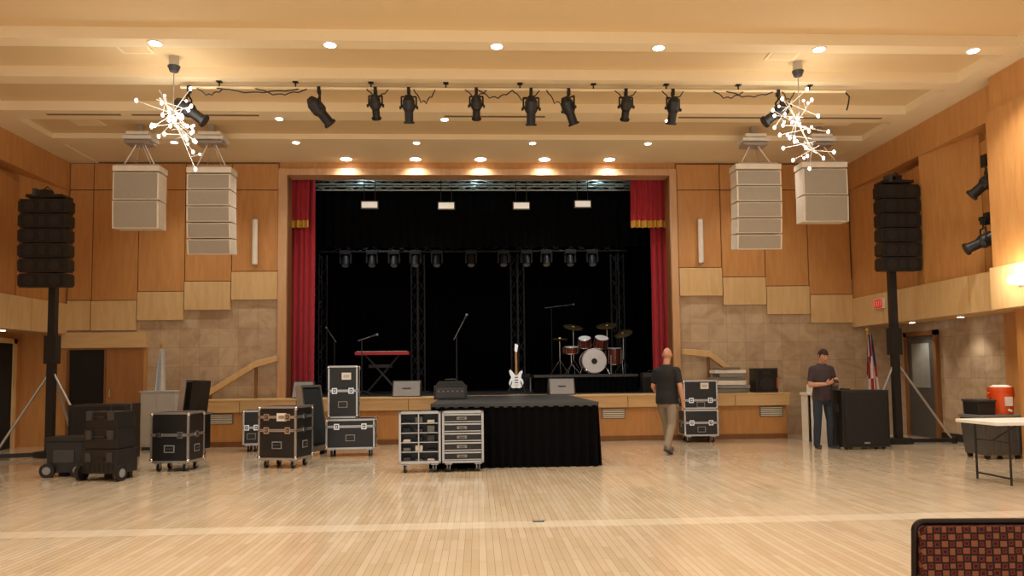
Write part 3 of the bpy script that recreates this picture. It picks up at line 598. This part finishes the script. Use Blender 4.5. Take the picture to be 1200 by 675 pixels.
# apron items
def boxspk(x,y,z,w,h,d,rz=0):
    b=B('stage_monitor_speaker',(x,y,z),rz); b.prism([(-d/2,0),(d/2,0),(d/2,h*.55),(d*.1,h),(-d*.1,h)],'x',-w/2,w/2,BLK2)
    ang=math.atan2(d*.4,h)
    b.box((0,-d*.3-.006,h/2),(w*.92,.012,math.hypot(h,d*.4)*.9),LGR,(-ang,0,0)); b.box((0,-d*.3-.016,h/2+.01),(w*.3,.006,.02),BLK,(-ang,0,0)); b.done(.006)
for u,w,h in ((477,.58,.33),(658,.54,.34),(356,.42,.34)):
    boxspk(AD(u,455,15.35)[0],15.4,SZ+.014,w,h,.42)
x,y=OL(528,468,SR); b=B('powered_mixer_case',(x,y+.1,SR)); b.bx(-.28,.28,-.18,.18,0,.24,BLK2); b.prism([(-.25,.24),(.25,.24),(.2,.31),(-.2,.31)],'y',-.15,.15,BLK2); b.bx(-.24,.24,-.19,-.18,.03,.2,DG); b.tube([(-.1,0,.3),(-.09,0,.34),(.09,0,.34),(.1,0,.3)],.012,BLK)
for k in range(6): b.cyl((-.2+.08*k,-.19,.14),(-.2+.08*k,-.2,.14),.012,LGR,n=8)
b.done(.01)
x=AD(895,450,15.2)[0]; b=B('powered_loudspeaker',(x,15.2,SZ+.014)); b.bx(-.23,.23,-.18,.18,0,.5,BLK2); b.bx(-.2,.2,-.19,-.18,.03,.46,GRL); b.cyl((0,-.19,.18),(0,-.195,.18),.14,BLK2,n=18); b.bx(-.08,.08,-.195,-.19,.36,.44,BLK2); b.bx(.19,.22,-.186,-.18,.08,.3,ORG); b.done(.01)
b=B('stack_of_drape_boxes',(AD(853,450,15.15)[0],15.15,SZ+.014)); z=0
for k in range(7):
    hh=(.09,.07,.1,.06,.08,.07,.06)[k]; w=(.72,.74,.62,.7,.54,.64,.45)[k]; b.box(((-.02,.03,0,-.04,.02,.0,-.03)[k],0,z+hh/2),(w,.4,hh-.008),(GRY,LGR,WHT,GRY,LGR,CRM,GRY)[k],(0,0,(.02,-.05,.04,0,.06,-.03,.05)[k])); z+=hh
b.done(.008)
# ---- band gear
def mic(u,v0,Y,boom=None,z0=SZ):
    x,z=AD(u,v0,Y); b=B('microphone_stand',(x,Y,z0)); h=z-z0
    for k in range(3): a=k*2.09+.4; b.cyl((0,0,.12),(.28*math.cos(a),.28*math.sin(a),.01),.01,TRS,n=6)
    b.cyl((0,0,.05),(0,0,h),.012,TRS,n=8); b.cyl((0,0,h*.55),(0,0,h*.6),.02,BLK)
    dx,dz=boom; b.cyl((-dx*.4,0,h-dz*.4),(dx,-.05,h+dz),.009,LGR,n=6); e=Vector((dx,-.05,h+dz)); b.cyl(e,e+Vector((dx,0,dz)).normalized()*.14,.014,DG,.022); b.sph(e+Vector((dx,0,dz)).normalized()*.16,.03,LGR,8,6)
    b.done()
mic(535,392,17,boom=(.16,.3)); mic(392,398,18.1,boom=(-.1,.15)); mic(424,398,17.1,boom=(.2,.06)); mic(646,360,20.3,boom=(.45,.05))
Y=17.8; x0,zk=AD(417,414,Y); x1=AD(480,414,Y)[0]; b=B('keyboard_on_stand',((x0+x1)/2,Y,0)); w=x1-x0
b.bx(-w/2,w/2,-.16,.16,zk-.05,zk+.03,KRED); b.bx(-w/2+.05,w/2-.05,-.165,.0,zk+.03,zk+.04,WHT); b.bx(-w/2+.05,w/2-.05,0,.14,zk+.03,zk+.045,BLK)
for y in (-.12,.12):
    for s in (-1,1): b.cyl((-s*.4,y,zk-.05),(s*.4,y,SZ+.02),.014,TRS,n=6)
for s in (-1,1): b.cyl((s*.4,-.2,SZ+.016),(s*.4,.2,SZ+.016),.016,BLK)
b.bx(-.35,.2,.1,.2,zk-.35,zk-.27,DG); b.done(.004)
# electric guitar on stand
Y=17.2; x=AD(605,440,Y)[0]; b=B('electric_guitar',(x,Y,SZ)); 
out=[(0,.13),(.08,.12),(.14,.16),(.165,.24),(.15,.31),(.11,.36),(.12,.43),(.15,.5),(.13,.53),(.08,.5),(.045,.44),(-.045,.44),(-.07,.48),(-.13,.55),(-.165,.53),(-.15,.45),(-.115,.37),(-.15,.31),(-.17,.24),(-.145,.16),(-.08,.12)]
b.prism(out,'y',-.02,.025,GTR); b.prism([(-.026,.42),(.026,.42),(.022,.96),(-.022,.96)],'y',-.035,-.015,NCK)
b.prism([(-.025,.96),(.025,.96),(.05,1.12),(-.02,1.15),(-.035,1.02)],'y',-.03,-.012,GTR)
for z in (.25,.31,.37): b.bx(-.04,.04,-.028,-.02,z-.01,z+.01,BLK)
b.bx(-.04,.04,-.034,-.02,.19,.21,CHR); 
for p in ((.09,.22),(.11,.18)): b.cyl((p[0],-.02,p[1]),(p[0],-.035,p[1]),.012,CHR,n=8)
for s in (-1,1): b.cyl((0,.1,.55),(s*.2,-.12,.01),.012,BLK,n=6); b.cyl((s*.1,.02,.12),(s*.1,-.08,.12),.012,BLK,n=6); b.cyl((s*.1,.02,.12),(0,.1,.3),.01,BLK,n=6)
b.cyl((0,.1,.8),(0,.25,.01),.012,BLK,n=6); b.cyl((0,.12,.5),(0,.1,.85),.012,BLK,n=6); b.cyl((-.04,.03,.86),(.04,.03,.86),.01,BLK,n=6); b.cyl((0,.1,.85),(0,.02,.86),.01,BLK,n=6); b.done()
# drum riser + kit
YD=18.0; x0,_=AD(626,450,YD-.9); x1,_=AD(748,450,YD-.9); RZ=SZ+.42
b=B('drum_riser'); b.bx(x0,x1,YD-.9,YD+.95,RZ-.06,RZ,STG); b.bx(x0,x1,YD-.91,YD-.9,RZ-.06,RZ,DG)
b.sheet(lambda i,j:(x0+(x1-x0)*i,YD-.88+.02*math.sin(i*120),SZ+.005+(RZ-.06-SZ)*j),160,2,VEL)
for xx in (x0+.05,x1-.05):
    for yy in (YD-.8,YD+.9): b.cyl((xx,yy,SZ),(xx,yy,RZ-.06),.03,ALU)
b.done()
xk=AD(694,420,YD)[0]
b=B('drum_kit',(xk,YD,RZ+.012))
def drum(c,ax,r,h,hm=HEADM):
    c=Vector(c);ax=Vector(ax).normalized(); b.cyl(c-ax*h/2,c+ax*h/2,r,DRM,n=24); b.cyl(c+ax*h/2,c+ax*(h/2+.012),r*.97,hm,n=24); b.cyl(c-ax*(h/2+.01),c-ax*h/2,r*.97,hm,n=24)
    o=ax.orthogonal().normalized(); q=ax.cross(o)
    for s in (-1,1): b.tube([c+ax*(s*h/2)+(o*math.cos(t*.2618)+q*math.sin(t*.2618))*(r+.006) for t in range(25)],.012,CHR)
    for k in range(8): a=k*.785; e=(o*math.cos(a)+q*math.sin(a))*(r+.012); b.cyl(c+e-ax*h*.45,c+e+ax*h*.45,.007,CHR,n=5)
drum((0,-.1,.31),(0,-1,0),.29,.42); b.cyl((0,-.325,.3),(0,-.33,.3),.07,BLK,n=16)
for s in (-1,1): b.cyl((s*.26,-.25,.2),(s*.36,-.36,0),.01,CHR,n=6)
drum((-.2,-.15,.76),(-.1,-.45,1),.15,.2); drum((.2,-.15,.76),(.1,-.45,1),.165,.22); drum((.55,.1,.42),(0,-.1,1),.2,.38); drum((-.5,.1,.58),(0,-.15,1),.18,.15)
for s in (-1,1): b.cyl((s*.1,-.1,.55),(s*.18,-.12,.7),.014,CHR)
for k in range(3): a=k*2.09; b.cyl((.55+.2*math.cos(a),.1+.2*math.sin(a),.45),(.55+.22*math.cos(a),.1+.22*math.sin(a),0),.01,CHR,n=6); b.cyl((-.5,.1,.25),(-.5+.22*math.cos(a),.1+.22*math.sin(a),0),.01,CHR,n=6)
b.cyl((-.5,.1,.2),(-.5,.1,.52),.012,CHR)
def cym(x,y,z,r,tilt):
    b.cyl((x,y,.3),(x,y,z),.011,CHR,n=6)
    for k in range(3): a=k*2.09+.5; b.cyl((x,y,.35),(x+.25*math.cos(a),y+.25*math.sin(a),0),.009,CHR,n=6)
    b.T=Matrix.Translation((x,y,z))@Euler(tilt).to_matrix().to_4x4(); b.cyl((0,0,-.004),(0,0,.02),r,BRASS,.04,24); b.sph((0,0,.02),(.045,.045,.025),BRASS,10,6); b.T=None
cym(-.42,.25,1.15,.25,(.35,.12,0)); cym(.42,.25,1.18,.26,(.35,-.15,0)); cym(.8,.15,.98,.24,(.4,-.3,0)); cym(-.78,.1,.86,.19,(.15,0,0)); cym(-.78,.12,.83,.19,(.15,0,0))
b.cyl((0,.6,0),(0,.6,.45),.03,CHR); b.cyl((0,.6,.45),(0,.6,.53),.17,BLK,n=18); b.done()
for nm,u,yy in (('stage_amplifier',610,20.0),('guitar_amplifier',765,16.8)): 
    b=B(nm,(AD(u,440,yy)[0],yy,SZ)); b.bx(-.26,.26,-.14,.14,0,.45,BLK2); b.bx(-.24,.24,-.15,-.14,.03,.33,GRL); b.bx(-.24,.24,-.15,-.14,.35,.43,DG); b.tube([(-.12,0,.44),(-.1,0,.49),(.1,0,.49),(.12,0,.44)],.012,BLK); b.done(.01)
# ---- right side items
x,y=AD(972,480,14.0)[0],14.2
b=B('white_lectern_desk',(x,y,0)); b.bx(-.4,.4,-.2,.2,.9,.95,WHT); b.bx(-.38,.38,-.15,-.11,0,.9,WHT); b.bx(-.38,-.34,-.15,.18,0,.9,CRM); b.bx(.34,.38,-.15,.18,0,.9,CRM); b.bx(-.1,.25,-.12,.1,.95,1.16,LGR); b.bx(-.08,.23,-.125,-.12,.97,1.14,DG); b.bx(-.3,-.15,-.1,.1,.95,1.1,CRM); b.done(.005)
Xs=XR-.06; y=14.6; z=AD(1025,356,y)[1]
b=B('exit_sign',(Xs,y,z)); b.box((0,0,0),(.05,.34,.2),WHT); b.box((-.027,0,0),(.006,.31,.17),EXR)
for k,ch in enumerate(('E','X','I','T')):
    yy=.105-.07*k; L=lambda a,b2,c,d:b.box((-.032,yy+a,b2),(.004,c,d),WHT)
    if ch=='E': L(.018,0,.009,.1); [L(0,q,.04,.012) for q in (-.045,0,.045)]
    if ch=='X': [b.box((-.032,yy,0),(.004,.01,.11),WHT,(r,0,0)) for r in (.4,-.4)]
    if ch=='I': L(0,0,.01,.1)
    if ch=='T': L(0,0,.01,.1); L(0,.045,.045,.012)
b.done()
# bin & cooler
yb=11.25; xb=AD(1167,520,yb)[0]-.05
b=B('grey_rolling_bin',(xb,yb,0)); b.prism([(-.28,.06),(.28,.06),(.34,.62),(-.34,.62)],'y',-.25,.25,BAG); b.bx(-.36,.36,-.27,.27,.62,.67,GRY)
for k in range(5): b.bx(-.27+k*.12,-.23+k*.12,-.262,-.25,.12,.58,BAG)
for s in (-.24,.24): b.cyl((s-.02,-.2,.04),(s+.03,-.2,.04),.04,BLK); b.cyl((s-.02,.2,.04),(s+.03,.2,.04),.04,BLK)
b.done(.01)
b=B('beverage_cooler',(xb+.17,yb,.672)); b.cyl((0,0,0),(0,0,.36),.155,ORG,.175,24); b.cyl((0,0,.36),(0,0,.42),.18,ORG,n=24); b.cyl((0,0,.42),(0,0,.45),.15,WHT,.1,24); b.cyl((0,-.16,.06),(0,-.21,.06),.02,WHT); b.box((0,-.168,.2),(.12,.01,.14),WHT)
for s in (-1,1): b.tube([(s*.17,0,.33),(s*.21,0,.32),(s*.21,0,.26),(s*.17,0,.25)],.015,ORG)
b.done()
b=B('black_storage_tote',(xb-.19,yb,.672)); b.prism([(-.13,0),(.13,0),(.145,.2),(-.145,.2)],'y',-.18,.18,BLK2); b.bx(-.15,.15,-.2,.2,.2,.235,DG); b.done(.008)
# folding table
xt,yt=OL(1166,495,.75); b=B('folding_table',(xt+.92,yt+.35,0)); b.bx(-.92,.92,-.38,.38,.71,.75,TBL)
for s in (-1,1):
    xx=s*.72
    for yy in (-.3,.3): b.cyl((xx,yy,.71),(xx,yy,0),.014,BLK,n=8)
    b.cyl((xx,-.3,.08),(xx,.3,.08),.012,BLK,n=8); b.cyl((xx,-.3,.5),(xx,.3,.5),.01,BLK,n=8); b.cyl((xx,0,.5),(xx-s*.35,0,.7),.01,BLK,n=8)
b.done(.006)
# banquet chair
CF=mat('chair_frame_bronze','2b211c',.35,metal=.6)
b=B('banquet_chair',(1.66,2.45,0),math.radians(-4))
W2=.225
def arc(w,z0,z1,r,y0,y1,n=8):
    pts=[(-w+.02,y0,z0)]
    for k in range(n+1): a=math.pi-k*math.pi/2/n; pts.append((-w+r+r*math.cos(a),y1,z1-r+r*math.sin(a)))
    for k in range(n+1): a=math.pi/2-k*math.pi/2/n; pts.append((w-r+r*math.cos(a),y1,z1-r+r*math.sin(a)))
    pts.append((w-.02,y0,z0)); return pts
b.tube(arc(W2,.0,.895,.03,.06,-.05),.011,CF,n=8)
b.prism([(-W2+.022,.48),(W2-.022,.48),(W2-.01,.85),(W2-.03,.884),(-W2+.03,.884),(-W2+.01,.85)],'y',-.075,-.03,FAB)
b.bx(-.23,.23,-.02,.44,.4,.47,FAB); b.bx(-.22,.22,-.01,.43,.38,.4,CF)
for s in (-1,1): b.cyl((s*.21,.41,.4),(s*.22,.45,0),.013,CF,n=8); b.cyl((s*.2,.02,.2),(s*.21,.42,.2),.009,CF,n=8)
b.cyl((-.2,.43,.2),(.2,.43,.2),.009,CF,n=8); b.done(.008)
# ---------------------------------------------------------------- people
def person(name,x,y,rz,P,mats,bulk=1.0,hairfn=None,extra=None):
    root=bpy.data.objects.new(name,None); bpy.context.collection.objects.link(root); root.location=(x,y,0); root.rotation_euler=(0,0,rz)
    SK,TOP,PANT,SHOE=mats; lx=P.get('lean',0)
    def tz(z): return lx*(z-.9)
    b=B('tshirt'); k=bulk
    b.loft([((0,tz(z)+dy,z),rx*k,ry*k) for z,rx,ry,dy in ((.84,.182,.135,0),(.95,.184,.136,0),(1.08,.172,.128,-.01),(1.2,.176,.127,-.01),(1.31,.186,.125,0),(1.39,.178,.115,0),(1.44,.14,.095,.005),(1.48,.095,.078,.01),(1.51,.068,.066,.01))],TOP)
    for s,arm in ((1,P['larm']),(-1,P['rarm'])):
        sh,el=Vector(arm[0]),Vector(arm[1]); b.limb([Vector((s*.09,sh.y,1.41)),sh,sh.lerp(el,.66)],[.068,.062*k,.061],TOP)
    b.done(parent=root,remesh=.012)
    b=B('trousers'); b.loft([((0,0,z),rx*k,ry*k) for z,rx,ry in ((.98,.152,.105),(.9,.162,.115),(.82,.16,.112),(.78,.12,.09))],PANT)
    for leg in (P['lleg'],P['rleg']): 
        h,kn,an=[Vector(q) for q in leg[:3]]; b.limb([h,h.lerp(kn,.5),kn,kn.lerp(an,.45),an+Vector((0,0,-.02))],[.086*k,.082*k,.068,.066,.056],PANT)
    b.done(parent=root,remesh=.012)
    b=B('body'); hc=Vector(P['head']); 
    b.limb([(0,tz(1.4),1.3),(0,tz(1.45),1.42),(0,tz(1.52),1.52),hc+Vector((0,.02,-.07))],[.09,.072,.06,.057],SK)
    T=Matrix.Translation(hc)@Euler(P.get('hrot',(0,0,0))).to_matrix().to_4x4(); b.T=T
    def hf(w):
        w=w.copy()
        if w.z<0: t=-w.z/.12; w.x*=1-.28*t; w.y=w.y*(1-.18*t)-.012*t
        if w.y>0: w.y*=1.06
        return w
    b.sph((0,0,0),(.077,.096,.12),SK,28,20,fn=hf); b.sph((0,-.096,-.018),(.014,.02,.022),SK,10,8); b.sph((0,-.09,.01),(.01,.012,.03),SK,10,8)
    b.sph((0,-.078,-.085),(.03,.02,.022),SK,10,8); b.sph((0,-.082,.03),(.05,.012,.01),SK,10,6)
    for s in (-1,1): b.sph((s*.078,.01,-.005),(.012,.02,.032),SK,10,8)
    b.T=None
    for s,arm,hand in ((1,P['larm'],P['lhand']),(-1,P['rarm'],P['rhand'])):
        sh,el,wr=[Vector(q) for q in arm]; b.limb([(s*.05,sh.y,1.36),sh,sh.lerp(el,.5),el,el.lerp(wr,.35),wr],[.055,.05,.048,.041,.042,.028],SK)
        d=Vector(hand[0]).normalized(); n=Vector(hand[1]); n=(n-d*n.dot(d)).normalized(); sd=d.cross(n)  # d: finger dir, n: palm normal
        Rm=Matrix((sd,d,n)).transposed(); c=wr+d*.05
        b.sph(c,(.042,.056,.018),SK,14,10,rot=Rm.to_euler())
        curl=hand[2]
        for f,(off,L,r) in enumerate(((-.03,.068,.0085),(-.01,.078,.009),(.011,.074,.0088),(.03,.058,.0078))):
            p=wr+d*.088+sd*off*s; pts=[p-d*.02]; dd=d.copy(); q=p.copy()
            for sgm,fr in enumerate((.45,.32,.23)):
                a=curl*(.5+.5*sgm); dd=(dd*math.cos(a)+n*math.sin(a)).normalized(); pts.append(q.copy()); q=q+dd*L*fr
            pts.append(q); b.limb(pts,[r,r,r*.95,r*.9,r*.8],SK,8)
        p=wr+d*.03-sd*.033*s; t=(d*.75-sd*.6*s+n*.35).normalized(); b.limb([p,p+t*.035,p+t*.035+(d+n*.5).normalized()*.032],[.013,.0105,.009],SK,8)
    b.done(parent=root,remesh=.006)
    b=B('face'); b.T=T
    for s in (-1,1): b.sph((s*.03,-.083,.008),(.014,.01,.008),EYW,10,6); b.sph((s*.03,-.091,.008),(.006,.004,.006),EYE,8,6); b.sph((s*.03,-.088,.031),(.019,.008,.005),hairfn[0],10,6)
    b.sph((0,-.088,-.055),(.024,.008,.006),LIP,10,6)
    if hairfn[1]: hairfn[1](b)
    b.done(parent=root)
    b=B('shoes')
    for leg in (P['lleg'],P['rleg']):
        an=Vector(leg[2]); b.T=Matrix.Translation(an)@Matrix.Rotation(leg[4],4,'Z')@Matrix.Rotation(leg[3],4,'X')
        b.sph((0,-.075,-.035),(.048,.125,.042),SHOE,16,10,fn=lambda w:Vector((w.x*(1.05 if w.y<0 else .85),w.y,max(w.z,-.02)*(1 if w.y>-.02 else .75)))); b.sph((0,0,-.01),(.046,.058,.055),SHOE,14,8)
        b.loft([((0,-.07,-.08),.044,.128),((0,-.07,-.05),.047,.13)],DG,20)
    b.T=None; b.done(parent=root)
    if extra: extra(root)
    return root
def beard(b):
    b.sph((0,-.06,-.086),(.046,.04,.03),GHAIR,14,8)
x,y=fl(785,532)
person('bald_man_walking',x,y+.1,math.radians(140),dict(lean=-.03,head=(0,-.05,1.675),hrot=(-.02,0,.2),
  larm=((.192,-.01,1.4),(.255,.0,1.13),(.245,-.19,.97)),rarm=((-.192,.0,1.4),(-.27,.05,1.13),(-.29,.0,.88)),
  lhand=((-.1,-.5,-1),(-1,0,0),.35),rhand=((0,-.1,-1),(1,0,0),.35),
  lleg=((.095,0,.86),(.11,-.17,.5),(.1,-.23,.085),0,.1),rleg=((-.095,.01,.86),(-.1,.05,.48),(-.1,.26,.14),.4,-.15)),
  (SKN,TEE,KHA,SHO),1.1,(GHAIR,beard))
def hair2(b):
    def f(w):
        w=w.copy()
        if w.y<-.03: w.z=max(w.z,.045)
        else: w.z=max(w.z,-.045)
        return w
    b.sph((0,.008,.012),(.083,.1,.118),HAIR,24,16,fn=f)
    b.sph((0,-.064,-.088),(.034,.028,.024),HAIR,12,8)
def phone(root):
    b=B('smartphone'); b.box((0.01,-.375,1.215),(.075,.012,.15),BLK,(-.75,0,0)); b.box((0.01,-.37,1.221),(.068,.004,.14),mat('phone_screen','8fa4c0',.2,emit=.4),(-.75,0,0)); b.done(parent=root)
x,y=fl(966,525)
person('man_with_phone',x-.02,y-.04,math.radians(8),dict(lean=-.02,head=(0,-.06,1.635),hrot=(.5,0,.05),
  larm=((.182,.0,1.4),(.24,-.02,1.13),(.1,-.29,1.16)),rarm=((-.182,.0,1.4),(-.24,-.02,1.12),(-.1,-.28,1.14)),
  lhand=((-.5,-.75,.35),(-.5,.3,.6),.6),rhand=((.55,-.75,.35),(.5,.3,.6),.6),
  lleg=((.095,0,.86),(.12,-.03,.48),(.13,.0,.085),0,.25),rleg=((-.095,0,.86),(-.12,-.02,.48),(-.13,.02,.085),0,-.25)),
  (SKN,TEE2,JNS,SHOB),1.0,(HAIR,hair2),phone)
sc=bpy.context.scene
sc.view_settings.view_transform='Standard'; sc.view_settings.look='None'; sc.view_settings.exposure=0
